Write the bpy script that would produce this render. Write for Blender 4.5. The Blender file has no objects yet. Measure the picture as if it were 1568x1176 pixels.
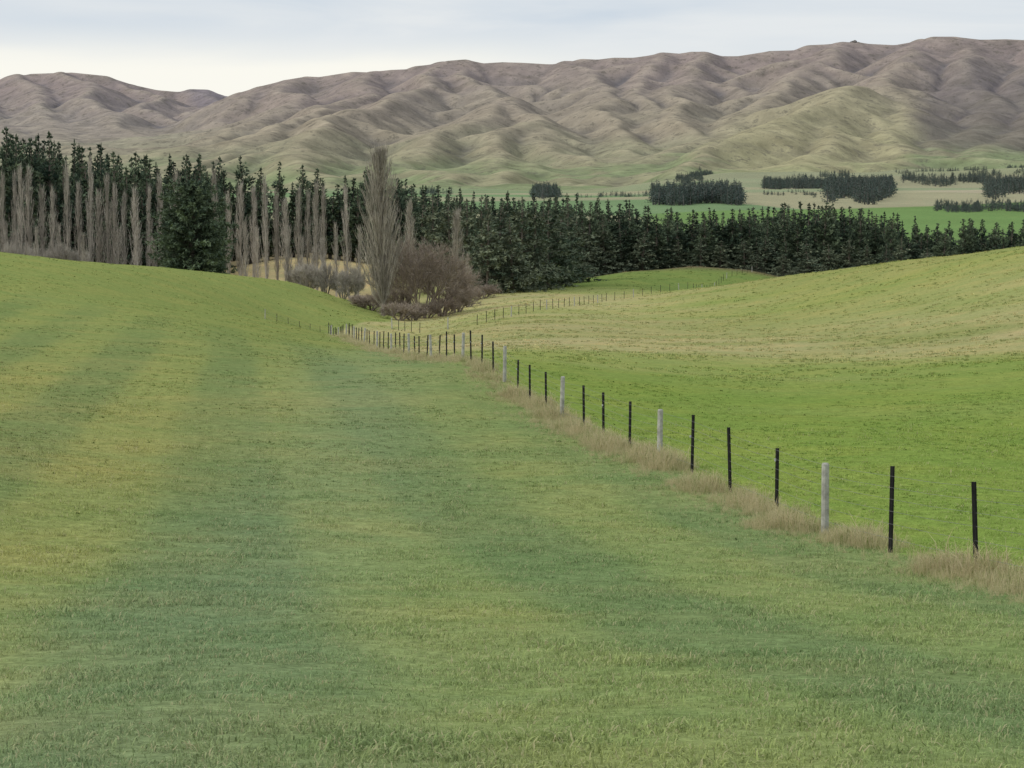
import bpy, math, random
import numpy as np
from mathutils import Vector
random.seed(7); rng=np.random.default_rng(11)
scene=bpy.context.scene
F=3400.0; CU=784.0; CV=588.0; PITCH=math.atan(238/3400)
def S(u,v,D):
    cx=(u-CU)/F; cy=(CV-v)/F
    dy=math.cos(PITCH)+cy*math.sin(PITCH); dz=-math.sin(PITCH)+cy*math.cos(PITCH)
    return (cx/dy*D, D, dz/dy*D)
def X(u,D): return S(u,400,D)[0]
def ss(a,b,x):
    t=np.clip((x-a)/(b-a),0,1); return t*t*(3-2*t)
# ---------------------------------------------------------------- noise
def _h(ix,iy,seed):
    h=(ix.astype(np.int64)*374761393+iy.astype(np.int64)*668265263+seed*974634777)&0xffffffff
    h=((h^(h>>13))*1274126177)&0xffffffff
    h=h^(h>>16)
    return h/4294967295.0
def vn(x,y,seed=0):
    x=np.asarray(x,float); y=np.asarray(y,float)
    ix=np.floor(x); iy=np.floor(y); fx=x-ix; fy=y-iy
    fx=fx*fx*fx*(fx*(fx*6-15)+10); fy=fy*fy*fy*(fy*(fy*6-15)+10)
    a=_h(ix,iy,seed); b=_h(ix+1,iy,seed); c=_h(ix,iy+1,seed); d=_h(ix+1,iy+1,seed)
    return (a+(b-a)*fx+(c-a)*fy+(a-b-c+d)*fx*fy)*2-1
def fbm(x,y,seed=0,o=4,g=.5):
    s=0;a=1;t=0
    for i in range(o):
        s=s+a*vn(x,y,seed+i*17); t+=a; a*=g
        x,y=(x*1.6+y*1.2)+3.1,(-x*1.2+y*1.6)+7.7
    return s/t
# ---------------------------------------------------------------- near terrain
FA,FB=9.12,-0.1239
def fence_x(y): return FA+FB*y
ctrl=[(-20,-25,1.2),(20,-25,.8),(0,-25,1.0),(0,0,-1.45),(-12,0,-1.2),(12,0,-1.6)]
def add(u,v,D): ctrl.append(S(u,v,D))
def addz(u,D,z): ctrl.append((X(u,D),D,z))
for u,v in [(1498,878),(1371,850),(1268,818),(1183,786),(1112,755),(1052,730),(1008,708),(960,688),(920,668),(887,652),(861,640),(832,622),(808,610),(788,596),(768,582),(750,570),(733,560),(705,553),(660,552),(600,540),(550,525),(505,515)]:
    tx=(u-CU)/F; add(u,v,FA/(tx-FB))
for t in [(0,1176,8),(784,1176,8),(1568,1176,8),(0,1070,12),(784,1070,12),(1568,1075,12),(0,955,18),(784,960,18),(1568,970,18),
 (0,800,31),(0,700,42),(0,600,62),(0,500,105),(0,430,155),(0,387,205),(784,866,27),(784,700,50),(400,850,28),(400,700,47),
 (250,600,66),(250,500,118),(250,455,180),(250,410,250),(130,401,232),
 (450,600,69),(450,530,130),(450,500,180),(450,470,240),(450,434,300),(350,420,275),
 (565,495,240),(565,472,285),(620,495,255),(650,482,290),(700,465,320),(760,450,335),
 (784,540,110),(784,500,180),(784,480,235),(784,470,265),(784,455,320),(784,437,400),
 (950,560,100),(950,510,170),(950,480,240),(950,461,300),(880,430,400),(960,416,420),(1060,408,430),(1150,414,430),(1210,427,430),
 (1060,442,330),(1200,650,62),(1200,580,95),(1200,520,150),(1200,460,240),(1200,427,330),
 (1400,700,48),(1400,600,80),(1400,520,135),(1400,450,200),(1400,399,285),(1300,413,305),
 (1568,750,42),(1568,650,62),(1568,550,100),(1568,450,165),(1568,378,250)]: add(*t)
for t in [(0,260,-5.5),(0,320,-9.5),(0,400,-10),(-400,42,-3.8),(-400,105,-3),(-400,205,.5),(-400,320,-8),(250,310,-7.5),(250,345,-10),(250,400,-9),
 (450,335,-10),(450,352,-9.8),(450,400,-5.5),(450,440,-6),(565,330,-10.8),(565,400,-6.8),(1060,375,-10.4),(1200,380,-10.6),
 (960,480,-13),(1060,480,-13),(1200,480,-13),(1400,340,-8),(1400,450,-12),(1568,320,-7),(1568,450,-12),
 (2000,42,-4.8),(2000,100,-5),(2000,165,-3),(2000,250,1),(2000,320,-4),(2000,450,-10)]: addz(*t)
for u in (-400,0,400,784,1200,1568,2000): addz(u,560,-12); addz(u,720,-8)
C=np.array(ctrl)
def warp(x,y): return np.stack([4*x/(y+40.),np.log(y+40.)],-1)
P=warp(C[:,0],C[:,1]); n=len(P)
def phi(r2): return 0.5*r2*np.log(r2+1e-12)
K=phi(((P[:,None]-P[None])**2).sum(-1))+np.eye(n)*2e-4
A=np.zeros((n+3,n+3)); A[:n,:n]=K; A[:n,n]=1; A[:n,n+1:]=P; A[n,:n]=1; A[n+1:,:n]=P.T
W=np.linalg.solve(A,np.concatenate([C[:,2],np.zeros(3)]))
def tps(x,y):
    q=warp(x,y); out=W[n]+q@W[n+1:]
    for i in range(n): out=out+W[i]*phi(((q-P[i])**2).sum(-1))
    return out
ZD=np.array([0,480,700,900,1500,2500,3500,5000,12500.]);ZZ=np.array([-12,-12,-8,-2,17,46,88,125,150.]);ZL=np.array([-12,-12,-8,-2,15,40,60,100,150.])
def zfar(x,y):
    yy=np.asarray(y,float); s=0; rt=ss(.03,.10,np.asarray(x,float)/np.maximum(yy,1.))
    for k in (-80,-40,0,40,80):
        q_=yy+k*np.clip(yy/900,0.3,2.); s=s+np.interp(q_,ZD,ZZ)*rt+np.interp(q_,ZD,ZL)*(1-rt)
    return s/5+fbm(x/420.,yy/420.,5,3)*(5*ss(800,1600,yy)+11*ss(2200,3300,yy))
def H(x,y):
    x=np.asarray(x,float); y=np.clip(np.asarray(y,float),-30,None)
    t=ss(500,720,y)
    z=np.where(y<720,tps(x,np.minimum(y,720)),0)*(1-t)+zfar(x,y)*t
    z=z+fbm(x/1.7,y/1.7,31,3)*.035*ss(250,60,y)+fbm(x/9.,y/9.,37,2)*.12*ss(5,40,y)*ss(420,250,y)
    return z
# ---------------------------------------------------------------- helpers
def grid_mesh(name,V,nr,nc):
    me=bpy.data.meshes.new(name)
    me.vertices.add(len(V)); me.vertices.foreach_set("co",V.astype(np.float32).ravel())
    r=np.arange(nr-1)[:,None]*nc; c=np.arange(nc-1)[None]
    a=(r+c).ravel(); idx=np.stack([a,a+1,a+nc+1,a+nc],-1).astype(np.int32)
    m=len(idx); me.loops.add(m*4); me.polygons.add(m)
    me.polygons.foreach_set("loop_start",np.arange(0,m*4,4,dtype=np.int32))
    me.loops.foreach_set("vertex_index",idx.ravel())
    me.update(calc_edges=True); me.validate()
    me.polygons.foreach_set("use_smooth",np.ones(m,dtype=bool))
    return me
def setcol(me,name,c):
    a=me.attributes.new(name,'FLOAT_COLOR','POINT')
    d=np.ones((len(c),4),np.float32); d[:,:3]=c; a.data.foreach_set("color",d.ravel())
def setfloat(me,name,v):
    a=me.attributes.new(name,'FLOAT','POINT'); a.data.foreach_set("value",np.asarray(v,np.float32))
def link(me,name,mat=None,parent=None):
    o=bpy.data.objects.new(name,me); scene.collection.objects.link(o)
    if mat: me.materials.append(mat)
    if parent: o.parent=parent
    return o
class NT:
    def __init__(s,name):
        s.m=bpy.data.materials.new(name); s.m.use_nodes=True; s.t=s.m.node_tree; s.b=s.t.nodes["Principled BSDF"]
        s.b.inputs["Roughness"].default_value=.85; s.b.inputs["Specular IOR Level"].default_value=.1
    def n(s,k,**kw):
        x=s.t.nodes.new(k)
        for a,b in kw.items(): setattr(x,a,b)
        return x
    def l(s,a,b): s.t.links.new(a,b)
    def val(s,sock,v):
        if hasattr(v,'links') : s.l(v,sock)
        else: sock.default_value=v
    def math(s,op,a,b=0.,clamp=False):
        x=s.n('ShaderNodeMath',operation=op,use_clamp=clamp); s.val(x.inputs[0],a); s.val(x.inputs[1],b); return x.outputs[0]
    def rng(s,v,a,b,c,d):
        x=s.n('ShaderNodeMapRange'); s.l(v,x.inputs[0])
        for i,k in enumerate((a,b,c,d)): x.inputs[1+i].default_value=k
        return x.outputs[0]
    def mix(s,f,a,b,mode='MIX'):
        x=s.n('ShaderNodeMix',data_type='RGBA',blend_type=mode)
        s.val(x.inputs[0],f); 
        for sock,v in ((x.inputs[6],a),(x.inputs[7],b)):
            if hasattr(v,'links'): s.l(v,sock)
            else: sock.default_value=(*v,1)
        return x.outputs[2]
    def noise(s,vec,scale,detail=4,rough=.55,dist=0.):
        x=s.n('ShaderNodeTexNoise'); s.l(vec,x.inputs['Vector']); x.inputs['Scale'].default_value=scale
        x.inputs['Detail'].default_value=detail; x.inputs['Roughness'].default_value=rough; x.inputs['Distortion'].default_value=dist
        return x.outputs['Fac']
    def mapping(s,vec,sc,rot=(0,0,0)):
        x=s.n('ShaderNodeMapping'); s.l(vec,x.inputs[0]); x.inputs['Scale'].default_value=sc; x.inputs['Rotation'].default_value=rot; return x.outputs[0]
    def pos(s): return s.n('ShaderNodeNewGeometry').outputs['Position']
    def attr(s,name,typ='GEOMETRY'):
        x=s.n('ShaderNodeAttribute',attribute_name=name); x.attribute_type=typ; return x
    def scale(s,col,v):
        x=s.n('ShaderNodeVectorMath',operation='SCALE'); s.l(col,x.inputs[0]); s.val(x.inputs[3],v); return x.outputs[0]
    def bump(s,h,st,dist):
        x=s.n('ShaderNodeBump'); x.inputs['Strength'].default_value=st; x.inputs['Distance'].default_value=dist; s.l(h,x.inputs['Height']); s.l(x.outputs[0],s.b.inputs['Normal']); return x
def pasture_chain(N,col,fine=True):
    p=N.pos()
    flat=N.mapping(p,(1,1,.2))
    a=N.rng(N.noise(flat,.20,5,.7,.4),.44,.64,0,1)
    col=N.mix(N.math('MULTIPLY',a,.48),col,N.mix(1.,col,(1.42,1.14,1.15),'MULTIPLY'))
    b=N.rng(N.noise(flat,.75,4,.62),.5,.70,0,1)
    col=N.mix(N.math('MULTIPLY',b,.48),col,N.mix(1.,col,(.68,.82,.70),'MULTIPLY'))
    if fine:
        col=N.scale(col,N.rng(N.noise(flat,3.2,4,.7),.3,.7,.78,1.22))
        col=N.scale(col,N.rng(N.noise(flat,16,3,.7),.3,.7,.70,1.30))
    return col
# ---------------------------------------------------------------- pasture base colours
def lerp(a,b,t): return a+(b-a)*t[:,None]
def c3(*c): return np.array(c,float)
def base_col(x,y):
    N_=len(x); tx=x/np.maximum(y,1.); u=CU+tx*F
    col=np.tile(c3(.185,.228,.076),(N_,1))
    w1=fbm(x/14,y/26,41,3); w3=fbm(x/3.,y/5.,42,4)
    col=lerp(col,c3(.238,.230,.088),np.clip(ss(3,-8,x+.06*y+w1*7+w3*4)*ss(140,20,y)*.55,0,1))
    col=lerp(col,c3(.150,.205,.086),np.clip(ss(-6,3,x+.03*y+w1*5+w3*4)*ss(120,10,y)*.6,0,1))
    stripe=np.exp(-((x-(-1.2-.055*y)+w1*1.)/(1.3+.018*y))**2)*ss(220,120,y)  # hazy bluish streak down the field, laid into the grass colour
    col=lerp(col,c3(.165,.215,.112),stripe*.5)
    dfe=x-fence_x(y)+fbm(x/6,y/20,43,2)*.4
    mow=np.tanh(np.sin(dfe*2*math.pi/4.2)*2.5)*ss(0,-2.5,dfe)*ss(200,90,y)*np.clip(.75+w1,.2,1)
    col=col*(1+mow*.085)[:,None]*np.stack([1+mow*.05,1+mow*0,1-mow*.05],-1)
    col=lerp(col,c3(.200,.234,.070),ss(95,170,y-w1*10)*.85)
    bx=np.where(y>218,X(505,1.)*y+(X(600,1.)-X(505,1.))*y*ss(215,262,y),fence_x(y))
    right=ss(-.2,.3,x-bx)*ss(420,330,y)
    rc=np.tile(c3(.172,.236,.052),(N_,1))
    w2=fbm(x/26,y/16,47,4)
    tan=ss(66,135,y+w2*26)
    tanc=lerp(np.tile(c3(.345,.31,.15),(N_,1)),c3(.240,.250,.085),ss(140,230,y+w2*30)*ss(850,1250,u)*.95)
    tanc=lerp(tanc,c3(.205,.232,.078),np.clip(fbm(x/12,y/9,49,4)*1.6,0,1)*.75)
    rc=rc+(tanc-rc)*(tan*np.clip(.80+w2*.4,0,1))[:,None]
    col=col+(rc-col)*right[:,None]
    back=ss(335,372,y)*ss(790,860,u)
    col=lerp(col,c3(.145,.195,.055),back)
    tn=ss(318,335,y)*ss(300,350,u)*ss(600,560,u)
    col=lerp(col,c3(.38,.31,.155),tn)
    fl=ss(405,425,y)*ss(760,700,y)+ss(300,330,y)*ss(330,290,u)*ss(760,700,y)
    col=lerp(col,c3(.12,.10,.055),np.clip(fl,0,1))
    a=.35; xr=x*math.cos(a)+y*math.sin(a)+fbm(x/300,y/300,51,2)*60; yr=-x*math.sin(a)+y*math.cos(a)+fbm(x/300,y/300,52,2)*60
    iy=np.floor(yr/300); ix=np.floor(xr/380+_h(iy,iy*0,3)*1.)
    hsh=_h(ix,iy,9); pal=np.array([(.21,.245,.13),(.28,.27,.17),(.22,.25,.15),(.32,.29,.20),(.15,.222,.11),(.25,.26,.16)])
    pc=pal[(hsh*5.999).astype(int)]
    f=ss(700,760,y); col=col+(pc-col)*f[:,None]
    g=ss(740,780,y)*ss(1400,1370,y+(1300-u)*.55)*ss(.05,.07,tx)
    col=lerp(col,c3(.135,.215,.075),g)
    col=lerp(col,c3(.24,.24,.155),ss(2500,3200,y+fbm(x/250,y/250,57,3)*700)*.65)
    return col*(1+fbm(x/60,y/90,53,3)*.12)[:,None]
# ---------------------------------------------------------------- ground sheet
NR,NC=820,520
s=np.linspace(math.log(12.),math.log(12040.),NR); yy=np.exp(s)-40
q=np.linspace(-1,1,NC); tt=.62*(0.55*q+.45*q**3)
Y=np.repeat(yy,NC); Xg=(tt[None]*(yy[:,None]+40)).ravel()
V=np.stack([Xg,Y,H(Xg,Y)],-1)
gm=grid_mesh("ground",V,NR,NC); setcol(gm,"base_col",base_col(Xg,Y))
N=NT("pasture"); col=pasture_chain(N,N.attr("base_col").outputs['Color'])
N.l(col,N.b.inputs['Base Color']); p=N.pos()
hh=N.math('ADD',N.noise(p,5,4,.75),N.math('MULTIPLY',N.noise(p,.8,3,.6),2.)); N.bump(hh,.7,.08); N.b.inputs['Roughness'].default_value=1.; N.b.inputs["Specular IOR Level"].default_value=0
ground=link(gm,"ground",N.m)
# ---------------------------------------------------------------- hills
crestA=[(-700,120,8000),(-300,118,8000),(0,122,8000),(50,113,8000),(110,111,8000),(160,116,8000),(200,129,8000),(240,138,8000),(275,141,8000),(300,137,8000),(315,137,8000),(345,147,8000),(420,165,8000)]
crestB=[(325,178,6700),(345,152,6700),(370,141,6700),(400,132,6700),(440,122,6700),(470,117,6700),(490,118,6650),(540,110,6600),(570,111,6600),(600,107,6500),(625,106,6500),(640,101,6500),(665,99,6500),(690,93,6500),(712,91,6500),(740,97,6500),(770,95,6500),(800,96,6500),(850,99,6500),(880,98,6500),(892,90,6500),(915,91,6500),(940,88,6500),(970,88,6500),(1000,84,6500),(1015,80,6500),(1040,82,6500),(1060,79,6500),(1080,80,6500),(1105,86,6500),(1130,86,6500),(1180,78,6500),(1215,77,6500),(1240,69,6500),(1265,68,6500),(1290,67,6500),(1310,64,6500),(1330,67,6500),(1370,69,6500),(1400,64,6500),(1430,56,6500),(1460,56,6500),(1500,61,6500),(1540,60,6500),(1600,63,6500),(1800,70,6500),(2300,80,6500)]
spurs=[[(110,111,8000),(140,160,7000),(190,200,6200),(220,245,5400)],[(40,114,8000),(60,170,7000),(90,220,6000),(130,260,5000)],[(-80,120,8000),(-40,170,7000),(10,220,6000),(20,260,5000)],
[(200,129,8000),(240,170,7200),(270,215,6300)],[(310,137,8000),(320,180,7200)],[(-250,118,8000),(-200,200,6200)],
[(690,93,6500),(640,125,6100),(590,150,5700),(520,175,5200),(440,210,4700),(360,245,4300),(320,265,3900)],
[(590,108,6500),(540,138,6100),(480,168,5600),(420,192,5200),(340,222,4800),(270,250,4400)],
[(470,118,6600),(430,150,6100),(380,185,5600),(310,208,5200),(230,245,4600)],
[(712,92,6500),(730,130,6100),(770,150,5700),(800,180,5300),(850,215,4800),(900,245,4400),(950,268,4000)],
[(770,150,5700),(700,182,5200),(650,215,4700),(600,245,4200),(560,270,3800)],
[(800,180,5300),(770,215,4700),(740,235,4300),(690,262,3900)],
[(740,235,4300),(800,252,4100),(840,275,3750),(860,290,3400)],[(690,262,3900),(640,284,3400)],[(740,235,4300),(750,262,3800),(770,286,3400)],
[(440,210,4700),(470,240,4200),(500,275,3500)],
[(600,245,4200),(650,262,3850),(690,285,3400)],[(860,222,4700),(890,258,4100),(900,284,3500)],[(985,238,4600),(1010,255,4100),(1010,280,3500)],
[(890,92,6500),(910,130,6000),(900,165,5500),(940,200,5100),(985,238,4600)],
[(1070,80,6500),(1050,115,6100),(1010,142,5700),(1040,178,5200),(1060,208,4800)],
[(1000,84,6500),(975,120,6100),(960,150,5700),(985,185,5300)],
[(1310,63,6500),(1240,105,6000),(1180,150,5500),(1120,190,5000),(1040,225,4500),(960,255,4100),(880,280,3650)],
[(1430,57,6500),(1390,95,6000),(1340,126,5400),(1290,135,5100),(1230,163,4700),(1160,203,4300),(1090,243,3900),(1040,268,3550)],
[(1340,126,5400),(1370,170,4900),(1400,217,4400),(1425,255,3950)],
[(1290,135,5100),(1290,190,4600),(1270,235,4100),(1240,262,3750)],
[(1500,60,6500),(1480,100,6000),(1500,140,5500),(1475,185,5000),(1460,232,4300)],
[(1600,63,6500),(1580,120,5800),(1540,170,5200),(1525,220,4500),(1510,255,3900)],
[(1750,70,6500),(1700,150,5500),(1640,230,4300),(1620,260,3800)],[(2000,75,6500),(1900,180,5000),(1850,250,3900)]]
segs=[]; rnd=random.Random(5)
def poly3(L): return [np.array(S(*t)) for t in L]
crests=[]
for L in (crestA,crestB):
    Q=poly3(L)
    for a,b in zip(Q[:-1],Q[1:]): crests.append((a,b,.55,22.))
def branch(Q,lvl):
    for i,(a,b) in enumerate(zip(Q[:-1],Q[1:])):
        d=b-a; L=np.linalg.norm(d[:2]); k=max(1,int(L/ (380 if lvl==0 else 170)))
        for j in range(k):
            for side in (-1,1):
                if rnd.random()<.38: continue
                t=(j+rnd.random())/k; p0=a+d*t
                ang=side*math.radians(rnd.uniform(35,75)); dx,dy=d[0]/L,d[1]/L
                ex=dx*math.cos(ang)-dy*math.sin(ang); ey=dx*math.sin(ang)+dy*math.cos(ang)
                if ey>0.35: continue
                ln=rnd.uniform(220,720) if lvl==0 else rnd.uniform(90,260)
                sl=rnd.uniform(.24,.42); p1=p0+np.array([ex*ln*.55,ey*ln*.55,-sl*ln*.45]); p2=p1+np.array([(ex*.8+dx*.3)*ln*.5,(ey*.8+dy*.3)*ln*.5,-sl*ln*.6])
                QQ=[p0,p1,p2]; add_poly(QQ,.56,16.)
                if lvl==0 and rnd.random()<.4: branch(QQ,1)
def add_poly(Q,sl,r):
    for a,b in zip(Q[:-1],Q[1:]): segs.append((a,b,sl,r))
for L in spurs:
    Q=poly3(L); add_poly(Q,.50,24.); branch(Q,0)
DX=9.
xs=np.arange(-2700,2700,DX); ys=np.arange(3000,8500,DX)
HX,HY=np.meshgrid(xs,ys); hx=HX.ravel(); hy=HY.ravel()
wx=hx+fbm(hx/400,hy/400,61,4)*95; wy=hy+fbm(hx/400,hy/400,67,4)*95
hz=np.full(len(hx),-400.); cd=np.full(len(hx),1e9)
for k,(a,b,sl,r) in enumerate(crests+segs):
    iscrest=k<len(crests)
    d=b-a; L2=d[0]**2+d[1]**2
    mg=1500 if iscrest else 800
    mx0=min(a[0],b[0])-mg; mx1=max(a[0],b[0])+mg; my0=min(a[1],b[1])-mg; my1=max(a[1],b[1])+(2200 if iscrest else mg)
    m=np.nonzero((hx>mx0)&(hx<mx1)&(hy>my0)&(hy<my1))[0]
    X_=hx[m] if iscrest else wx[m]; Y_=hy[m] if iscrest else wy[m]
    t=np.clip(((X_-a[0])*d[0]+(Y_-a[1])*d[1])/L2,0,1)
    ds=np.hypot(X_-a[0]-t*d[0],Y_-a[1]-t*d[1])
    z=a[2]+t*d[2]-sl*(np.sqrt(ds*ds+r*r)-r)
    old=hz[m]; hz[m]=np.maximum(old,z)+(2.*np.exp(-np.abs(old-z)/4) if not iscrest else 0)
    if iscrest: cd[m]=np.minimum(cd[m],ds)
G=zfar(hx,hy)
fl_=G+np.clip((hy-3500)/2900,0,1.0)**1.3*190+fbm(hx/700,hy/700,77,3)*18
hz=np.where(hz<fl_,fl_+(hz-fl_)*.30,hz)
fade=1-np.exp(-(cd/130)**2)*.94
rough=np.clip(.6+fbm(hx/900,hy/900,75,2)*1.2,.15,1.2)
rid=(1-np.abs(fbm(wx/380,wy/380,71,5,.52))*2)
hz=hz+fade*rough*(rid*20-11+fbm(hx/70,hy/70,73,4,.55)*6.)
base=G-12
hz=np.maximum(hz,base)
# ---- stream-power erosion: water carves a dendritic gully network
ny,nx=HX.shape; z=hz.copy(); fd=fade.reshape(ny,nx)
offs=[(-1,0,1.),(1,0,1.),(0,-1,1.),(0,1,1.),(-1,-1,1.414),(-1,1,1.414),(1,-1,1.414),(1,1,1.414)]
ID=np.arange(ny*nx).reshape(ny,nx); fdl=np.clip(fade*np.clip(rough+.2,.4,1.1),0,1).tolist()
NIT=7
for it in range(NIT):
    Z=z.reshape(ny,nx); best=np.zeros((ny,nx)); rec=ID.copy()
    for dy_,dx_,w_ in offs:
        y0,y1=max(0,-dy_),ny-max(0,dy_); x0,x1=max(0,-dx_),nx-max(0,dx_)
        a_=Z[y0:y1,x0:x1]; b_=Z[y0+dy_:y1+dy_,x0+dx_:x1+dx_]; sl=(a_-b_)/w_; m=sl>best[y0:y1,x0:x1]
        best[y0:y1,x0:x1][m]=sl[m]; rec[y0:y1,x0:x1][m]=ID[y0+dy_:y1+dy_,x0+dx_:x1+dx_][m]
    order=np.argsort(z); rl=rec.ravel().tolist(); ol=order.tolist(); acc=[1.]*(ny*nx)
    for i in reversed(ol):
        r_=rl[i]
        if r_!=i: acc[r_]+=acc[i]
    zl=z.tolist()
    for i in ol:
        r_=rl[i]
        if r_!=i:
            k_=.042*math.sqrt(acc[i])*fdl[i]
            if k_>1.4: k_=1.4
            zr=zl[r_]; 
            if zl[i]>zr: zl[i]=(zl[i]+k_*zr)/(1+k_)
    Z=np.maximum(np.array(zl),base).reshape(ny,nx)
    lap=np.zeros_like(Z); lap[1:-1,1:-1]=Z[:-2,1:-1]+Z[2:,1:-1]+Z[1:-1,:-2]+Z[1:-1,2:]-4*Z[1:-1,1:-1]
    z=(Z+lap*(.06 if it<NIT-1 else .10)*np.clip(fd,.0,1)).ravel()
hz=z; acc=np.array(acc)
hz=np.where(hz>G-8,hz,np.maximum(hz,G-25))
hz=np.where(hy<3040,G-25,hz)
Z2=hz.reshape(HX.shape)
def blur(A,k):
    for ax in (0,1):
        c=np.cumsum(np.pad(A,[(k+1,k) if i==ax else (0,0) for i in (0,1)],mode='edge'),axis=ax)
        A=(np.take(c,range(2*k+1,c.shape[ax]),axis=ax)-np.take(c,range(0,c.shape[ax]-2*k-1),axis=ax))/(2*k+1)
    return A
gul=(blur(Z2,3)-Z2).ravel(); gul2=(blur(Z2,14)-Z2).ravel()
la=blur(np.log(acc).reshape(ny,nx),1).ravel()
rel=np.clip((hz-G)/450,0,1)
hc=np.tile(c3(.262,.222,.155),(len(hx),1))
hc=lerp(hc,c3(.245,.188,.148),ss(.25,.8,rel+fbm(hx/500,hy/500,81,3)*.2))
hc=lerp(hc,c3(.250,.245,.145),ss(.34,.02,rel+fbm(hx/300,hy/300,83,3)*.16)*.85)
hc=lerp(hc,c3(.185,.230,.115),ss(.16,.03,rel)*ss(-.02,.12,fbm(hx/240,hy/170,84,3))*.8)
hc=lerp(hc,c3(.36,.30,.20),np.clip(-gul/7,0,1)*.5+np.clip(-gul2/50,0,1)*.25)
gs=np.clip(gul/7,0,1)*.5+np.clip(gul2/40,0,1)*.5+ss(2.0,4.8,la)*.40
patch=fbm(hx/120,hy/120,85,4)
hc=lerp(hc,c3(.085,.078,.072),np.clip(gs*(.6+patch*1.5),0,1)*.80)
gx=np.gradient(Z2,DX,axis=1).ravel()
hc=hc*(1-.30*ss(.05,.5,-gx))[:,None]  # slopes facing right, away from the sun, shaded in the colour
hu=CU+hx/hy*F
lf=ss(1060,1160,hu)*ss(1410,1360,hu)*ss(5300,4900,hy)*ss(3400,3700,hy)
hc=lerp(hc,c3(.32,.29,.165),lf*.6*(1-np.clip(gs,0,1)*.5))
dk=ss(1375,1430,hu+fbm(hx/150,hy/150,87,3)*40)*ss(4200,4600,hy)*ss(6300,5600,hy)
hc=lerp(hc,c3(.105,.088,.088),dk*.60)
hc=lerp(hc,c3(.165,.14,.145),ss(6900,7400,hy-ss(350,250,hu)*1200)*.65)
hc=hc*(1+fbm(hx/30,hy/30,89,3)*.25)[:,None]
haze=ss(3600,7200,hy)[:,None]*.20  # distance haze painted into the hill colour, bluer with depth
hc=hc*(1-haze)+c3(.26,.26,.35)*haze
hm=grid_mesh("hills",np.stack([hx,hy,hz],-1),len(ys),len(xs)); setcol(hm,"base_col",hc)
N=NT("tussock_hillside"); p=N.pos(); col=N.attr("base_col").outputs['Color']
a=N.rng(N.noise(p,.009,6,.72,.6),.53,.60,0,1); col=N.mix(N.math('MULTIPLY',a,.30),col,(.11,.098,.08))
a=N.rng(N.noise(p,.045,4,.78),.55,.62,0,1); col=N.mix(N.math('MULTIPLY',a,.55),col,(.10,.092,.075))
col=N.scale(col,N.rng(N.noise(p,.02,7,.8),.3,.7,.80,1.20)); N.l(col,N.b.inputs['Base Color'])
N.bump(N.noise(p,.03,5,.65),.7,8.); N.b.inputs['Roughness'].default_value=1; N.b.inputs["Specular IOR Level"].default_value=0
link(hm,"hills",N.m)
def simple(name,c0,c1,sc,bump=.3,bd=.02,rough=.9):
    N=NT(name); tc=N.n('ShaderNodeTexCoord').outputs['Object']; f=N.rng(N.noise(tc,sc,5,.65),.35,.65,0,1)
    N.l(N.mix(f,c0,c1),N.b.inputs['Base Color']); N.bump(N.noise(tc,sc*2,4,.6),bump,bd); N.b.inputs['Roughness'].default_value=rough; return N.m
rock=simple("schist_rock",(.09,.085,.08),(.16,.145,.13),.1)
import bmesh
bm=bmesh.new()
cx,cy,cz=S(1308,66,6500)
for k in range(9):
    r=rnd.uniform(5,10); res=bmesh.ops.create_icosphere(bm,subdivisions=2,radius=r)
    ox=rnd.gauss(0,11); oy=rnd.gauss(0,9)
    for v in res['verts']:
        v.co*=rnd.uniform(.82,1.12); v.co.x+=cx+ox; v.co.y+=cy+oy; v.co.z=v.co.z*1.0+cz+1-abs(ox)*.3
me=bpy.data.meshes.new("rock_outcrop"); bm.to_mesh(me); bm.free(); link(me,"rock_outcrop",rock)
# ---------------------------------------------------------------- mesh builder
class MB:
    def __init__(s): s.v=[];s.f=[];s.a=[]
    def tube(s,p0,p1,r0,r1,n=4,a=0.):
        d=(p1-p0); 
        if d.length<1e-6: return
        d.normalize(); x=d.orthogonal().normalized(); y=d.cross(x); b=len(s.v)
        for p,r in ((p0,r0),(p1,r1)):
            for i in range(n):
                t=6.2832*i/n; s.v.append(p+x*(math.cos(t)*r)+y*(math.sin(t)*r)); s.a.append(a)
        for i in range(n): j=(i+1)%n; s.f.append((b+i,b+j,b+n+j,b+n+i))
    def cap(s,n=4): b=len(s.v)-n; s.f.append(tuple(range(b,b+n)))
    def tri(s,p,d,ln,w,a=0.,side=None):
        x=(side or Vector((random.gauss(0,1),random.gauss(0,1),random.gauss(0,1)))).cross(d)
        if x.length<1e-5: return
        x.normalize(); b=len(s.v); s.v+= [p-x*w*.5,p+x*w*.5,p+d*ln]; s.a+=[a,a,a]; s.f.append((b,b+1,b+2))
    def leaf(s,p,d,ln,w,a=0.):
        x=Vector((random.gauss(0,1),random.gauss(0,1),random.gauss(0,1))).cross(d)
        if x.length<1e-5: return
        x.normalize(); b=len(s.v); s.v+=[p,p+d*ln*.45-x*w*.5,p+d*ln,p+d*ln*.45+x*w*.5]; s.a+=[a]*4; s.f.append((b,b+1,b+2,b+3))
    def mesh(s,name):
        me=bpy.data.meshes.new(name); me.from_pydata([tuple(v) for v in s.v],[],s.f); me.update(); setfloat(me,"shade",s.a); return me
def rv(): return Vector((random.gauss(0,1),random.gauss(0,1),random.gauss(0,1))).normalized()
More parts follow.
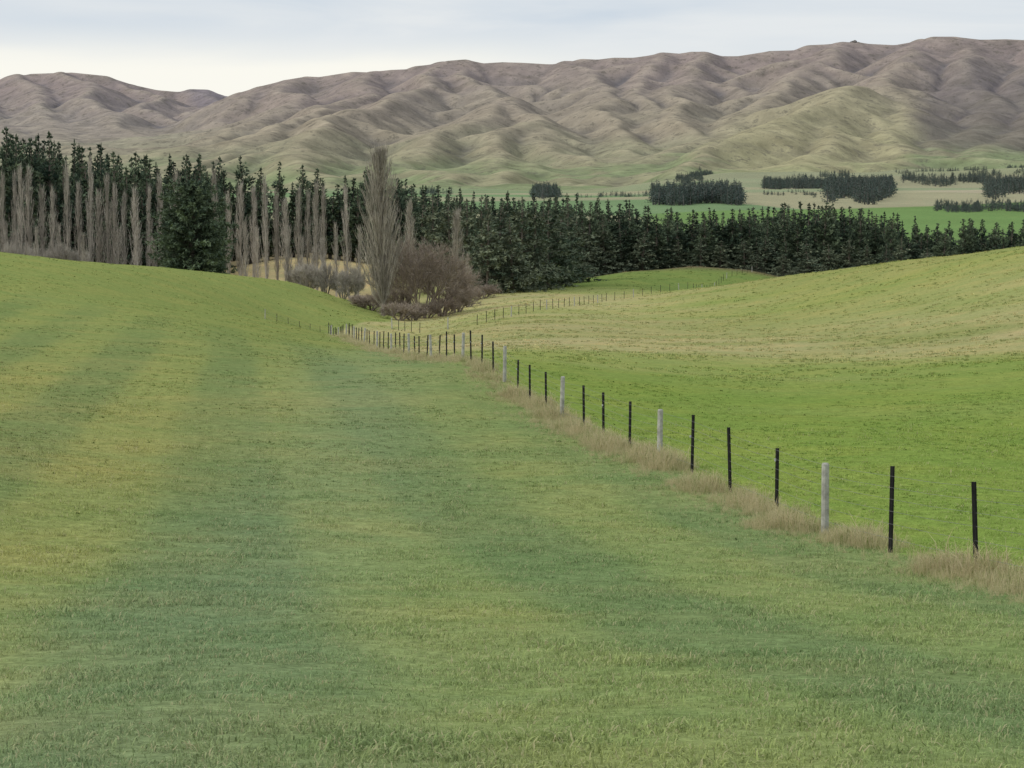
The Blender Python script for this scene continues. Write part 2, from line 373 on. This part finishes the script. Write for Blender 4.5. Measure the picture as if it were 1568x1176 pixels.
def conifer(kind,dens=1.):
    m=MB(); Ht=16.
    bend=Vector((random.uniform(-.3,.3),random.uniform(-.3,.3),0))
    def tr(z): t=z/Ht; return Vector((bend.x*t*t,bend.y*t*t,z))
    for i in range(6): m.tube(tr(Ht*i/6),tr(Ht*(i+1)/6),.26*(1-i/6)+.03,.26*(1-(i+1)/6)+.03,6,-1.)
    R={'pine':3.1,'fir':3.7,'round':5.0}[kind]; pw=random.uniform(.85,1.25)
    z=Ht*(.04 if kind!='pine' else .08)
    while z<Ht*.975:
        t=z/Ht
        if kind=='pine': pr=(1-t)**pw*(.45+.55*min(1,t/.2))*1.3+.01
        elif kind=='fir': pr=(1-t)**.95*1.1+.01
        else: pr=math.sqrt(max(0,1-((t-.42)/.60)**2))*.98
        nb=5 if kind!='round' else 8
        if t>.85 and kind!='round': nb=4
        for k in range(nb):
            a=random.uniform(0,6.283); L=R*pr*random.uniform(.45,1.4)
            if L<.12: L=.15
            rise={'pine':.42,'fir':.02,'round':.35}[kind]+random.uniform(-.15,.2)+ .5*t*t
            dr=Vector((math.cos(a),math.sin(a),rise)).normalized(); p0=tr(z)
            p1=p0+dr*L*.6; p2=p1+(dr+Vector((0,0,.25 if kind=='pine' else -.35))).normalized()*L*.45
            m.tube(p0,p1,.05,.03,3,-1.)
            nc=max(1,int(L*2.5*dens)); tone=random.gauss(0,.26); szf=.55 if t>.82 and kind!='round' else 1.
            for c in range(nc):
                f=.25+.75*(c+random.random())/nc
                q=p0.lerp(p1,f/.6) if f<.6 else p1.lerp(p2,(f-.6)/.4)
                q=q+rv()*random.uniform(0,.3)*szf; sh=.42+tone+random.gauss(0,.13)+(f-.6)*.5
                for _ in range(5):
                    d=(dr*.7+rv()*.8+Vector((0,0,.35 if kind=='pine' else -.25))).normalized()
                    m.leaf(q,d,random.uniform(.4,.85)*szf,random.uniform(.15,.30)/dens**.5*(.8 if szf<1 else 1),sh)
        z+=random.uniform(.28,.5)/dens*(1.1 if kind!='round' else .9)
    for _ in range(4): m.leaf(tr(Ht*.955),(Vector((0,0,1))+rv()*.15).normalized(),.85,.12,.6)
    return m.mesh(kind)
def fol_mat(name,dark,light,bark):
    N=NT(name); a=N.attr("shade").outputs['Fac']; r=N.n('ShaderNodeObjectInfo').outputs['Random']
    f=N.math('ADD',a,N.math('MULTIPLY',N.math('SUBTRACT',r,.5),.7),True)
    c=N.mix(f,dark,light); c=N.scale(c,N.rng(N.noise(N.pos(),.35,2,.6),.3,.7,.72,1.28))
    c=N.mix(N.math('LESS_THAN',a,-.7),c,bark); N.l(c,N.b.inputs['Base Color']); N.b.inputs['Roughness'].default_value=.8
    return N.m
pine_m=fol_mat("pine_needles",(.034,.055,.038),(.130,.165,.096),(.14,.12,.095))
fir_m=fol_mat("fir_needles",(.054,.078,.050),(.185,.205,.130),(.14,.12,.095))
farp_m=fol_mat("hazed_distant_needles",(.072,.100,.092),(.115,.145,.118),(.12,.12,.11))  # lighter, bluer needles: distance haze put into the colour
def proto(meshes,mat,cname):
    c=bpy.data.collections.new(cname)
    for i,me in enumerate(meshes):
        me.materials.append(mat); o=bpy.data.objects.new("%s_%02d"%(cname,i),me); c.objects.link(o)
    return c
def instancer(name,pts,scl,rot,vid,coll,col=None):
    me=bpy.data.meshes.new(name); pts=np.asarray(pts,np.float32); k=len(pts)
    me.vertices.add(k); me.vertices.foreach_set("co",pts.ravel())
    for nm,arr in (("scl",scl),("rot",rot)):
        a=me.attributes.new(nm,'FLOAT_VECTOR','POINT'); a.data.foreach_set("vector",np.asarray(arr,np.float32).ravel())
    a=me.attributes.new("vid",'INT','POINT'); a.data.foreach_set("value",np.asarray(vid,np.int32))
    if col is not None: setcol(me,"gcol",col)
    o=link(me,name); ng=bpy.data.node_groups.new(name+"_scatter",'GeometryNodeTree')
    ng.interface.new_socket("Geometry",in_out='INPUT',socket_type='NodeSocketGeometry'); ng.interface.new_socket("Geometry",in_out='OUTPUT',socket_type='NodeSocketGeometry')
    gi=ng.nodes.new('NodeGroupInput'); go=ng.nodes.new('NodeGroupOutput'); ip=ng.nodes.new('GeometryNodeInstanceOnPoints'); ci=ng.nodes.new('GeometryNodeCollectionInfo')
    ci.inputs['Collection'].default_value=coll; ci.inputs['Separate Children'].default_value=True; ci.inputs['Reset Children'].default_value=True
    def na(nm,t):
        x=ng.nodes.new('GeometryNodeInputNamedAttribute'); x.data_type=t; x.inputs['Name'].default_value=nm; return [o for o in x.outputs if o.enabled and o.name=='Attribute'][0]
    l=ng.links.new; l(gi.outputs[0],ip.inputs['Points']); l(ci.outputs[0],ip.inputs['Instance']); ip.inputs['Pick Instance'].default_value=True
    l(na("vid",'INT'),ip.inputs['Instance Index']); l(na("scl",'FLOAT_VECTOR'),ip.inputs['Scale'])
    e=ng.nodes.new('FunctionNodeEulerToRotation'); l(na("rot",'FLOAT_VECTOR'),e.inputs[0]); l(e.outputs[0],ip.inputs['Rotation'])
    l(ip.outputs[0],go.inputs[0]); mod=o.modifiers.new("scatter",'NODES'); mod.node_group=ng; return o
pines=proto([conifer('pine') for _ in range(8)],pine_m,"pine_kind")
firs=proto([conifer('fir') for _ in range(4)],fir_m,"fir_kind")
farp=proto([conifer('pine',.35) for _ in range(4)],farp_m,"distant_pine_kind")
TOP=[(-150,200),(0,192),(20,184),(50,201),(80,196),(120,214),(160,214),(200,226),(235,236),(265,232),(300,224),(340,236),(410,232),(450,240),(490,240),(550,248),(600,266),(640,274),(700,282),(760,286),(860,292),(900,296),(960,300),(1010,310),(1070,312),(1140,318),(1220,304),(1290,310),(1340,318),(1390,324),(1440,338),(1480,328),(1530,334),(1568,332),(1700,335),(1800,330)]
tu=[t[0] for t in TOP]; tv=[t[1] for t in TOP]
def tree_at(u,D,vt,wid,bag,nv):
    x=X(u,D); z=float(H([x],[D])[0]); zt=S(u,vt,D)[2]; h=max(4,zt-z)
    bag.append((x,D,z-.2,h/16.,wid*(.75+.25*h/16.),random.randrange(nv)))
pb=[];fb=[]
for D,du in ((372,19),(385,18),(400,18),(416,19)):
    u=-160.
    while u<570:
        jit=abs(random.gauss(0,9)) if random.random()<.5 else random.uniform(8,38)
        if u<330 or D>400: tree_at(u,D+random.uniform(-4,4),np.interp(u,tu,tv)+jit,random.uniform(.9,1.55),pb,8)
        u+=du*random.uniform(.4,1.6)
for D,du in ((455,18),(464,17),(475,17),(487,18)):
    u=560.
    while u<1760:
        jit=abs(random.gauss(0,7)) if random.random()<.42 else random.uniform(6,34)
        gap=(D<470 and 1030<u<1052)
        if not gap: tree_at(u,D+random.uniform(-4,4),np.interp(u,tu,tv)+jit,random.uniform(.85,1.5),pb,8)
        u+=du*random.uniform(.4,1.6)*(1.4 if u>1380 else 1)
for u,D,vt in [(748,338,318),(765,345,312),(782,340,330),(800,350,300),(820,352,306),(842,362,304),(858,368,318),(872,385,330),(735,360,300),(715,372,305),(690,380,300),(665,385,298),(640,390,295),(745,370,298),(770,372,300),(830,385,300),(895,445,345),(905,448,352),(925,450,340),(950,452,345),(985,450,352),(1010,452,360),(1040,452,368),(1075,450,362),(1105,450,365),(1140,450,368),(1170,450,360),(1200,448,366),(1235,448,360),(1270,440,372),(1300,440,365),(1330,440,370),(1200,440,385),(1160,445,385),(1240,436,388),(1360,440,372),(1385,440,362),(1420,440,378),(880,445,330),(870,440,300)]:
    tree_at(u+random.uniform(-3,3),D,vt+random.uniform(-3,3),random.uniform(.95,1.4),fb,4)
for u in range(560,1600,15): tree_at(u+random.uniform(-6,6),454,np.interp(u,tu,tv)+random.uniform(28,62),1.5,pb,8)
for u in range(-160,330,15): tree_at(u+random.uniform(-6,6),368,np.interp(u,tu,tv)+random.uniform(50,110),1.5,pb,8)
for u in range(320,570,15): tree_at(u+random.uniform(-6,6),412,np.interp(u,tu,tv)+random.uniform(40,90),1.4,pb,8)
def emit(name,bag,coll):
    b=np.array(bag); k=len(b); rot=np.zeros((k,3)); rot[:,2]=rng.uniform(0,6.28,k); rot[:,:2]=rng.normal(0,.025,(k,2))
    return instancer(name,b[:,:3],np.stack([b[:,4],b[:,4],b[:,3]],-1),rot,b[:,5].astype(int),coll)
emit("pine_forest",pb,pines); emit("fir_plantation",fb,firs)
def vD(v): return float(np.interp(-(v),[-357,-312,-290,-265],[900,1500,2500,3500]))
db=[]
for u0,u1,v0,v1,h,k in [(998,1135,316,304,13,330),(1168,1265,294,284,13,260),(1265,1365,311,287,14,560),(1380,1510,286,281,12,150),(1508,1600,308,291,13,260),(1432,1600,326,319,7,190),(1035,1075,278,272,9,110),(1064,1090,270,262,9,60),(815,858,306,298,13,90),(650,672,286,280,10,16),(1255,1300,280,278,10,30),(1168,1250,306,302,4,50),(1480,1600,278,273,9,110),(600,700,296,290,8,30),(1370,1500,268,266,7,60),(1540,1600,264,262,9,50),(880,990,300,298,6,40)]:
    for _ in range(k):
        t=random.random(); u=u0+(u1-u0)*t; v=random.uniform(v1,v0)+ math.sin(t*9+u0)*2.
        D=vD(v) if v>265 else 3500+(265-v)*28; x=X(u,D); z=float(H([x],[D])[0])
        if D>3010: 
            ix=int(round((x+2700)/DX)); iy=int(round((D-3000)/DX)); z=max(z,float(Z2[iy,ix]))
        db.append((x,D,z-.5,h/16*random.uniform(.7,1.1),h/16*random.uniform(1.4,2.2),random.randrange(4)))
emit("distant_plantation",db,farp)
# ---------------------------------------------------------------- bare trees
def bare_mat(name,c0,c1):
    N=NT(name); a=N.attr("shade").outputs['Fac']; r=N.n('ShaderNodeObjectInfo').outputs['Random']
    f=N.math('ADD',a,N.math('MULTIPLY',N.math('SUBTRACT',r,.5),.4),True); c=N.mix(f,c0,c1)
    N.l(N.scale(c,N.rng(N.noise(N.pos(),.5,3,.6),.3,.7,.8,1.2)),N.b.inputs['Base Color']); return N.m
pop_m=bare_mat("poplar_bark",(.20,.178,.145),(.47,.425,.36)); wil_m=bare_mat("willow_bark",(.15,.122,.098),(.37,.305,.245))
def poplar(Ht,R,nb,tw,wt=1.):
    m=MB()
    for i in range(8): m.tube(Vector((0,0,Ht*i/8)),Vector((0,0,Ht*(i+1)/8)),.22*(1-i/8)+.02,.22*(1-(i+1)/8)+.02,6,.45)
    for k in range(nb):
        t=.05+.9*(k+random.random())/nb; z=Ht*t; a=random.uniform(0,6.283)
        w=R*(min(1,.45+t*2.2))*(1-t)**.55*1.25*random.uniform(.55,1.1)
        L=min(Ht*1.0-z,random.uniform(.16,.3)*Ht*(1-.4*t))*random.uniform(.8,1.05)+.5
        o=Vector((math.cos(a),math.sin(a),0)); p0=Vector((0,0,z)); p1=p0+o*w*.6+Vector((0,0,L*.35)); p2=p0+o*w*1.0+Vector((0,0,L))
        sh=random.uniform(.2,.9); m.tube(p0,p1,.04,.028,3,sh); m.tube(p1,p2,.028,.01,3,sh)
        for j in range(tw):
            f=random.random(); q=p0.lerp(p1,f*2) if f<.5 else p1.lerp(p2,f*2-1)
            d=(Vector((0,0,1))+o*random.uniform(-.05,.35)+rv()*.28).normalized()
            m.tri(q,d,random.uniform(.6,1.5),random.uniform(.03,.055)*wt,sh+random.uniform(-.2,.3))
    return m.mesh("lombardy_poplar")
pvar=[poplar(16,random.uniform(.85,1.0),85,11) for _ in range(6)]
for me in pvar: me.materials.append(pop_m)
PL=[(5,270),(24,268),(33,262),(44,262),(65,292),(82,292),(103,255),(120,285),(138,250),(152,296),(165,275),(173,287),(190,298),(208,292),(228,292),(248,272),(270,268),(330,265),(350,300),(368,285),(388,290),(408,275),(425,296),(440,310),(457,290),(470,297),(485,286),(496,290),(533,290),(-20,280),(-45,265),(-70,280)]
def place(me,name,u,D,vt,base,wf=1.,sink=.15):
    x=X(u,D); z=float(H([x],[D])[0]); h=S(u,vt,D)[2]-z; o=bpy.data.objects.new(name,me); scene.collection.objects.link(o)
    o.location=(x,D,z-sink); o.scale=(wf,wf,h/base); o.rotation_euler=(random.gauss(0,.012),random.gauss(0,.012),random.uniform(0,6.28)); return o
for i,(u,v) in enumerate(PL): place(pvar[i%6],"poplar_tree",u,random.uniform(338,350),v,16,random.uniform(.75,1.15))
for u,v in [(515,345),(462,365),(493,368),(478,380),(10,340),(55,350),(130,360),(210,350),(235,365),(440,350),(548,350),(376,340),(320,340),(90,345),(180,352),(395,350),(30,355)]: place(random.choice(pvar),"poplar_tree",u,random.uniform(325,338),v,16,random.uniform(.6,.8))
big=poplar(20,2.75,360,28,1.15); big.materials.append(pop_m); place(big,"poplar_tree",586,268,234,20,1.0)
big2=poplar(16,1.1,110,16); big2.materials.append(pop_m)
place(big2,"poplar_tree",700,318,326,16,1.1); place(big2,"poplar_tree",627,322,314,16,.95); place(pvar[2],"poplar_tree",716,322,390,16,.6)
def bare(R,Ht,depth,stems,twn,up):
    m=MB()
    def rec(p,d,L,r,lv):
        mid=p+(d+rv()*.12).normalized()*L*.5; e=mid+(d+rv()*.2+Vector((0,0,up))).normalized()*L*.5
        m.tube(p,mid,r,r*.8,4 if lv>2 else 3,.25+random.uniform(-.1,.2)); m.tube(mid,e,r*.8,r*.6,4 if lv>2 else 3,.3)
        if lv==0:
            for _ in range(twn):
                m.tri(mid.lerp(e,random.random()),(d*.7+rv()*.6+Vector((0,0,.25))).normalized(),random.uniform(.4,1.0),.036,random.uniform(.3,1.))
            return
        for k in range(3 if lv<depth else 4):
            nd=(d+rv()*.62).normalized(); nd.z=nd.z*.9+.05; rec(e if k else mid,nd.normalized(),L*random.uniform(.66,.86),r*.62,lv-1)
    for s_ in range(stems):
        a=6.283*s_/stems+random.uniform(-.4,.4); rec(Vector((math.cos(a)*.3,math.sin(a)*.3,0)),Vector((math.cos(a)*R/Ht*1.1,math.sin(a)*R/Ht*1.1,1)).normalized(),Ht*.30,.17,depth)
    me=m.mesh("bare"); zs=max(v.co.z for v in me.vertices)
    for v in me.vertices: v.co*=Ht/zs
    return me
wb=bare(4.6,10,5,5,8,.13); wb.materials.append(wil_m)
place(wb,"willow_tree",645,274,344,10,1.0)
wb2=bare(3.8,8,4,6,11,.14); wb2.materials.append(wil_m); place(wb2,"willow_tree",676,282,380,8,.95); place(wb2,"willow_tree",618,285,375,8,.8)
sb=[bare(2.4,4,4,5,6,.15) for _ in range(3)]
for me in sb: me.materials.append(wil_m)
for u,D,v in [(566,280,446),(612,262,455),(700,290,430),(718,305,430),(682,280,448),(740,325,428),(600,278,432),(555,290,445),(632,264,460),(655,275,455)]: place(random.choice(sb),"bare_shrub",u,D,v,4,random.uniform(.7,1.))
sb2=[bare(2.,4,4,5,8,.3) for _ in range(2)]
for me in sb2: me.materials.append(pop_m)
for u,D,v in [(5,330,352),(28,328,362),(48,330,368),(75,332,372),(95,330,360),(120,330,372),(470,325,395),(498,322,394),(540,318,400),(525,322,408),(455,330,400)]: place(random.choice(sb2),"bare_shrub",u,D,v,4,random.uniform(.7,1.1))
rc=conifer('round',1.15); rc.materials.append(pine_m); place(rc,"cypress_tree",294,308,284,16,.95)
rc2=conifer('round',1.); rc2.materials.append(pine_m); place(rc2,"cypress_tree",318,316,330,16,.5)
# ---------------------------------------------------------------- fences
steel=simple("bitumen_steel_post",(.012,.012,.013),(.03,.028,.027),9,.2,.003,.55)
wood=simple("weathered_timber",(.26,.25,.22),(.45,.44,.39),6,.5,.01)
tip=simple("galvanised_metal",(.30,.30,.30),(.45,.45,.45),8,.1,.002,.45)
wirem=simple("old_wire",(.16,.16,.155),(.24,.24,.23),8,.1,.002,.5)
def ypost(m,x,y,z,h,w,lean):
    t=Vector(lean)
    for k in range(3):
        a=2.094*k+.5; d=Vector((math.cos(a),math.sin(a),0)); s_=Vector((-d.y,d.x,0))*w*.14; b=len(m.v); o=Vector((x,y,z-.3)); tp=Vector((x,y,z+h))+t
        for q in (o,tp):
            m.v+=[q-s_,q+s_,q+d*w+s_,q+d*w-s_]; m.a+=[0]*4
        m.f+=[(b,b+1,b+5,b+4),(b+1,b+2,b+6,b+5),(b+2,b+3,b+7,b+6),(b+3,b,b+4,b+7),(b+4,b+5,b+6,b+7)]
def build_fence(name,pts,h,pw,wires,wr,seed):
    R=random.Random(seed); par=bpy.data.objects.new(name,None); scene.collection.objects.link(par)
    A=MB();B=MB();Wm=MB();Cp=MB(); tops=[]
    for i,(x,y,isw) in enumerate(pts):
        z=float(H([x],[y])[0]); lean=(R.gauss(0,.03),R.gauss(0,.03),0)
        if isw:
            r=pw*1.9; hh=h*R.uniform(.93,1.08); p0=Vector((x,y,z-.3)); p1=Vector((x+lean[0]*1.5,y,z+hh)); n0=10
            B.tube(p0,p0.lerp(p1,.5),r,r*.97,n0); B.tube(p0.lerp(p1,.5),p1-Vector((0,0,.03)),r*.97,r*.94,n0); B.tube(p1-Vector((0,0,.03)),p1+Vector((0,0,.0)),r*.94,r*.72,n0); B.cap(n0)
        else:
            hh=h*R.uniform(.90,1.05); ypost(A,x,y,z,hh,pw,lean)
            if R.random()<.5:
                q=Vector((x-pw*.9,y-pw,z+hh*R.choice([.62,.8,.7]))); Cp.tube(q,q+Vector((0,0,.045)),.018,.018,6); Cp.cap(6)
        tops.append((Vector((x,y,z)),h))
    for k in range(wires):
        f=.18+.74*(k/(wires-1))**.9
        for (a,ha),(b,hb) in zip(tops[:-1],tops[1:]):
            pa=a+Vector((-.03,-.03,ha*f)); pb_=b+Vector((-.03,-.03,hb*f)); mid=(pa+pb_)/2-Vector((0,0,.012)); Wm.tube(pa,mid,wr,wr,4); Wm.tube(mid,pb_,wr,wr,4)
    for mb,nm,mt in ((A,"steel_posts",steel),(B,"timber_posts",wood),(Wm,"wires",wirem),(Cp,"insulators",tip)):
        if mb.v: link(mb.mesh(name+"_"+nm),nm,mt,par)
    return par
pts=[]; D=27.3-3*3.47; i=0
while D<224:
    pts.append((fence_x(D)+random.gauss(0,.03),D+random.gauss(0,.1),(i-3)%4==2)); D+=3.47; i+=1
build_fence("farm_fence",pts,1.18,.034,6,.0024,3)
def along(path,step):
    Q=[(X(u,D),D) for u,D in path]; out=[]; carry=0
    for a,b in zip(Q[:-1],Q[1:]):
        L=math.dist(a,b); t=carry
        while t<L: out.append((a[0]+(b[0]-a[0])*t/L,a[1]+(b[1]-a[1])*t/L)); t+=step
        carry=t-L
    return out
p2=[(x,y,k%5==0) for k,(x,y) in enumerate(along([(600,232),(640,215),(731,208),(840,248),(930,300),(1005,322),(1060,338),(1110,395),(1170,428)],4.4))]
build_fence("hillside_fence",p2,1.1,.033,4,.003,5)
p3=[(x,y,k==0 or k==6) for k,(x,y) in enumerate(along([(405,196),(505,221)],4.2))]
build_fence("cross_fence",p3,.9,.022,4,.005,6)
# ---------------------------------------------------------------- grass
def tuft(nb,h0,h1,rad,w,lean):
    m=MB()
    for _ in range(nb):
        a=random.uniform(0,6.283); r=rad*math.sqrt(random.random()); p=Vector((math.cos(a)*r,math.sin(a)*r,-.01))
        b=random.uniform(0,6.283); L=random.uniform(h0,h1); k=lean*random.uniform(.2,1.3); o=Vector((math.cos(b),math.sin(b),0)); s_=Vector((-o.y,o.x,0))*w*.5*random.uniform(.7,1.3)
        q=p+Vector((0,0,L*.6))+o*L*k*.35; e=p+Vector((0,0,L*(1-.3*k)))+o*L*k; sh=random.random(); n0=len(m.v)
        m.v+=[p-s_,p+s_,q+s_*.8,q-s_*.8,e]; m.a+=[sh]*5; m.f+=[(n0,n0+1,n0+2,n0+3),(n0+3,n0+2,n0+4)]
    return m.mesh("tuft")
def grass_mat(name,dry,drycol,gain,chain=True):
    N=NT(name); c=N.attr("gcol",'INSTANCER').outputs['Color']
    if chain: c=pasture_chain(N,c,False)
    a=N.attr("shade").outputs['Fac']; r=N.n('ShaderNodeObjectInfo').outputs['Random']
    c=N.scale(c,N.math('MULTIPLY',N.rng(a,0,1,.60*gain,1.40*gain),N.rng(r,0,1,.80,1.20)))
    f=N.rng(N.math('ADD',N.math('MULTIPLY',a,.75),N.math('MULTIPLY',r,.3)),dry,dry+.12,0,.85); c=N.mix(f,c,drycol)
    N.l(c,N.b.inputs['Base Color']); N.b.inputs['Roughness'].default_value=.7
    tr=N.n('ShaderNodeBsdfTranslucent'); N.l(c,tr.inputs['Color']); mx=N.n('ShaderNodeMixShader'); mx.inputs[0].default_value=.35
    out=[x for x in N.t.nodes if x.type=='OUTPUT_MATERIAL'][0]; N.l(N.b.outputs[0],mx.inputs[1]); N.l(tr.outputs[0],mx.inputs[2]); N.l(mx.outputs[0],out.inputs[0]); return N.m
gmat=grass_mat("grass_blades",.76,(.44,.39,.23),1.6)
short=proto([tuft(13,.018,.05,.06,.0045,.95) for _ in range(6)],gmat,"short_grass")
K_=85000; YM=75.; u_=rng.random(K_); y=(math.sqrt(5.5)+u_*(math.sqrt(YM)-math.sqrt(5.5)))**2
x=(rng.random(K_)*2-1)*(.24*y+1.2)
cl=fbm(x/.5,y/.5,91,3); keep=rng.random(K_)<np.clip(.75+cl*.9,.15,1)*ss(YM,30,y+fbm(x/5,y/5,92,2)*14); x=x[keep]; y=y[keep]; k=len(x)
sc=(.85+y/40)*rng.uniform(.6,1.25,k)*np.clip(1+fbm(x/.8,y/.8,93,2)*.6,.4,1.7); rot=np.zeros((k,3)); rot[:,2]=rng.uniform(0,6.28,k); rot[:,:2]=rng.normal(0,.15,(k,2))
instancer("grass",np.stack([x,y,H(x,y)],-1),np.stack([sc,sc,sc*.72],-1),rot,rng.integers(0,6,k),short,base_col(x,y))
cmat=grass_mat("clump_blades",.97,(.42,.36,.22),1.2,False)
clump=proto([tuft(12,.05,.13,.16,.03,.9) for _ in range(5)],cmat,"grass_clump")
K_=75000; u_=rng.random(K_); y=32*(430/32.)**u_
x=(rng.random(K_)*2-1)*(.245*y+4)
cl=fbm(x/2.2,y/3.,191,4); keep=rng.random(K_)<np.clip(.45+cl*1.9,.03,1)*ss(28,60,y); x=x[keep]; y=y[keep]; k=len(x); cl=cl[keep]
bc=base_col(x,y); rr=rng.random(k); dryf=(rr<.42)
right=(x>fence_x(y))&(y>90)
bc=np.where(dryf[:,None],bc*c3(1.28,1.14,1.2),bc*c3(.84,.91,.80)); bc=np.where((right&dryf)[:,None],bc*1.1,bc)
sc=(.5+y/330)*rng.uniform(.6,1.4,k)*np.where(right,1.15,.75); rot=np.zeros((k,3)); rot[:,2]=rng.uniform(0,6.28,k)
instancer("pasture_clumps",np.stack([x,y,H(x,y)-.01],-1),np.stack([sc,sc,sc*.85],-1),rot,rng.integers(0,5,k),clump,bc)
tmat=grass_mat("dry_grass_blades",.45,(.52,.44,.27),1.4,False)
tall=proto([tuft(26,.10,.40,.15,.006,.75) for _ in range(5)],tmat,"tall_grass")
K_=16000; u_=rng.random(K_); y=(math.sqrt(20)+u_*(math.sqrt(215)-math.sqrt(20)))**2
off=rng.normal(-.35,.48,K_)*(1+y/300); x=fence_x(y)+off; cl=fbm(x/1.1,y/1.6,95,3)
keep=rng.random(K_)<np.clip(.68+cl*1.1,.2,1)*np.where(y>110,.6,1); x=x[keep];y=y[keep]; k=len(x); off=off[keep]
sc=np.clip(1.0-np.abs(off+.15)*.72,.22,1.05)*rng.uniform(.25,1.2,k)*(1+y/300)*np.clip(.8+cl[keep]*1.0,.35,1.45); rot=np.zeros((k,3)); rot[:,2]=rng.uniform(0,6.28,k); rot[:,:2]=rng.normal(0,.15,(k,2))
tc=lerp(np.tile(c3(.40,.345,.185),(k,1)),c3(.20,.245,.075),(rng.random(k)<.33)*.9)+rng.normal(0,.03,(k,1))*c3(1,.8,.6)
instancer("dry_grass_verge",np.stack([x,y,H(x,y)],-1),np.stack([sc,sc,sc],-1),rot,rng.integers(0,5,k),tall,tc)
# ---------------------------------------------------------------- light
sv=Vector((-.80,-.22,.52)).normalized()
ld=bpy.data.lights.new("sun",'SUN'); ld.energy=1.5; ld.angle=math.radians(10); ld.color=(1,.94,.84); lo=bpy.data.objects.new("sun",ld); scene.collection.objects.link(lo)
lo.rotation_euler=sv.to_track_quat('Z','Y').to_euler()
w=bpy.data.worlds.new("World"); scene.world=w; w.use_nodes=True; t=w.node_tree; nd=t.nodes; bg=nd["Background"]; bg.inputs[1].default_value=.1
sk=nd.new('ShaderNodeTexSky'); sk.sky_type='NISHITA'; sk.sun_disc=False; sk.sun_elevation=math.asin(sv.z); sk.sun_rotation=math.atan2(sv.x,sv.y)
tc_=nd.new('ShaderNodeTexCoord'); mp=nd.new('ShaderNodeMapping'); mp.inputs['Scale'].default_value=(5,5,38); t.links.new(tc_.outputs['Generated'],mp.inputs[0])
no=nd.new('ShaderNodeTexNoise'); no.inputs['Scale'].default_value=1.; no.inputs['Detail'].default_value=5; no.inputs['Distortion'].default_value=.5; t.links.new(mp.outputs[0],no.inputs[0])
r=nd.new('ShaderNodeValToRGB'); r.color_ramp.elements[0].position=.36; r.color_ramp.elements[1].position=.66
r.color_ramp.elements[0].color=(.61,.69,.78,1); r.color_ramp.elements[1].color=(.80,.83,.85,1); t.links.new(no.outputs[0],r.inputs[0])
sx=nd.new('ShaderNodeSeparateXYZ'); t.links.new(tc_.outputs['Generated'],sx.inputs[0])
def mr(s_,a,b,c,d):
    x=nd.new('ShaderNodeMapRange'); x.interpolation_type='SMOOTHSTEP'; t.links.new(s_,x.inputs[0])
    for i,v in enumerate((a,b,c,d)): x.inputs[1+i].default_value=v
    return x.outputs[0]
def mm(op,a,b):
    x=nd.new('ShaderNodeMath'); x.operation=op
    for i,v in enumerate((a,b)):
        if hasattr(v,'links'): t.links.new(v,x.inputs[i])
        else: x.inputs[i].default_value=v
    return x.outputs[0]
zz=mm('ADD',sx.outputs[2],mm('MULTIPLY',mm('SUBTRACT',no.outputs[0],.5),.035))
fac=mm('MULTIPLY',mr(zz,.092,.068,0,1),mr(sx.outputs[0],.12,-.06,.22,1.))
m1=nd.new('ShaderNodeMix'); m1.data_type='RGBA'; t.links.new(fac,m1.inputs[0]); t.links.new(r.outputs[0],m1.inputs[6]); m1.inputs[7].default_value=(1.0,.98,.90,1)
v1=nd.new('ShaderNodeVectorMath'); v1.operation='SCALE'; t.links.new(m1.outputs[2],v1.inputs[0]); t.links.new(mr(sx.outputs[2],.12,.8,10.,15.5),v1.inputs[3])
m2=nd.new('ShaderNodeMix'); m2.data_type='RGBA'; m2.inputs[0].default_value=.94; t.links.new(sk.outputs[0],m2.inputs[6]); t.links.new(v1.outputs[0],m2.inputs[7]); t.links.new(m2.outputs[2],bg.inputs[0])
# ---------------------------------------------------------------- camera
cam=bpy.data.cameras.new("camera"); cam.sensor_width=36; cam.lens=F/1568*36; cam.clip_start=.3; cam.clip_end=30000
co=bpy.data.objects.new("camera",cam); scene.collection.objects.link(co); co.location=(0,0,0); co.rotation_euler=(math.pi/2-PITCH,0,0); scene.camera=co
scene.view_settings.view_transform='Standard'; scene.view_settings.look='None'; scene.view_settings.exposure=0
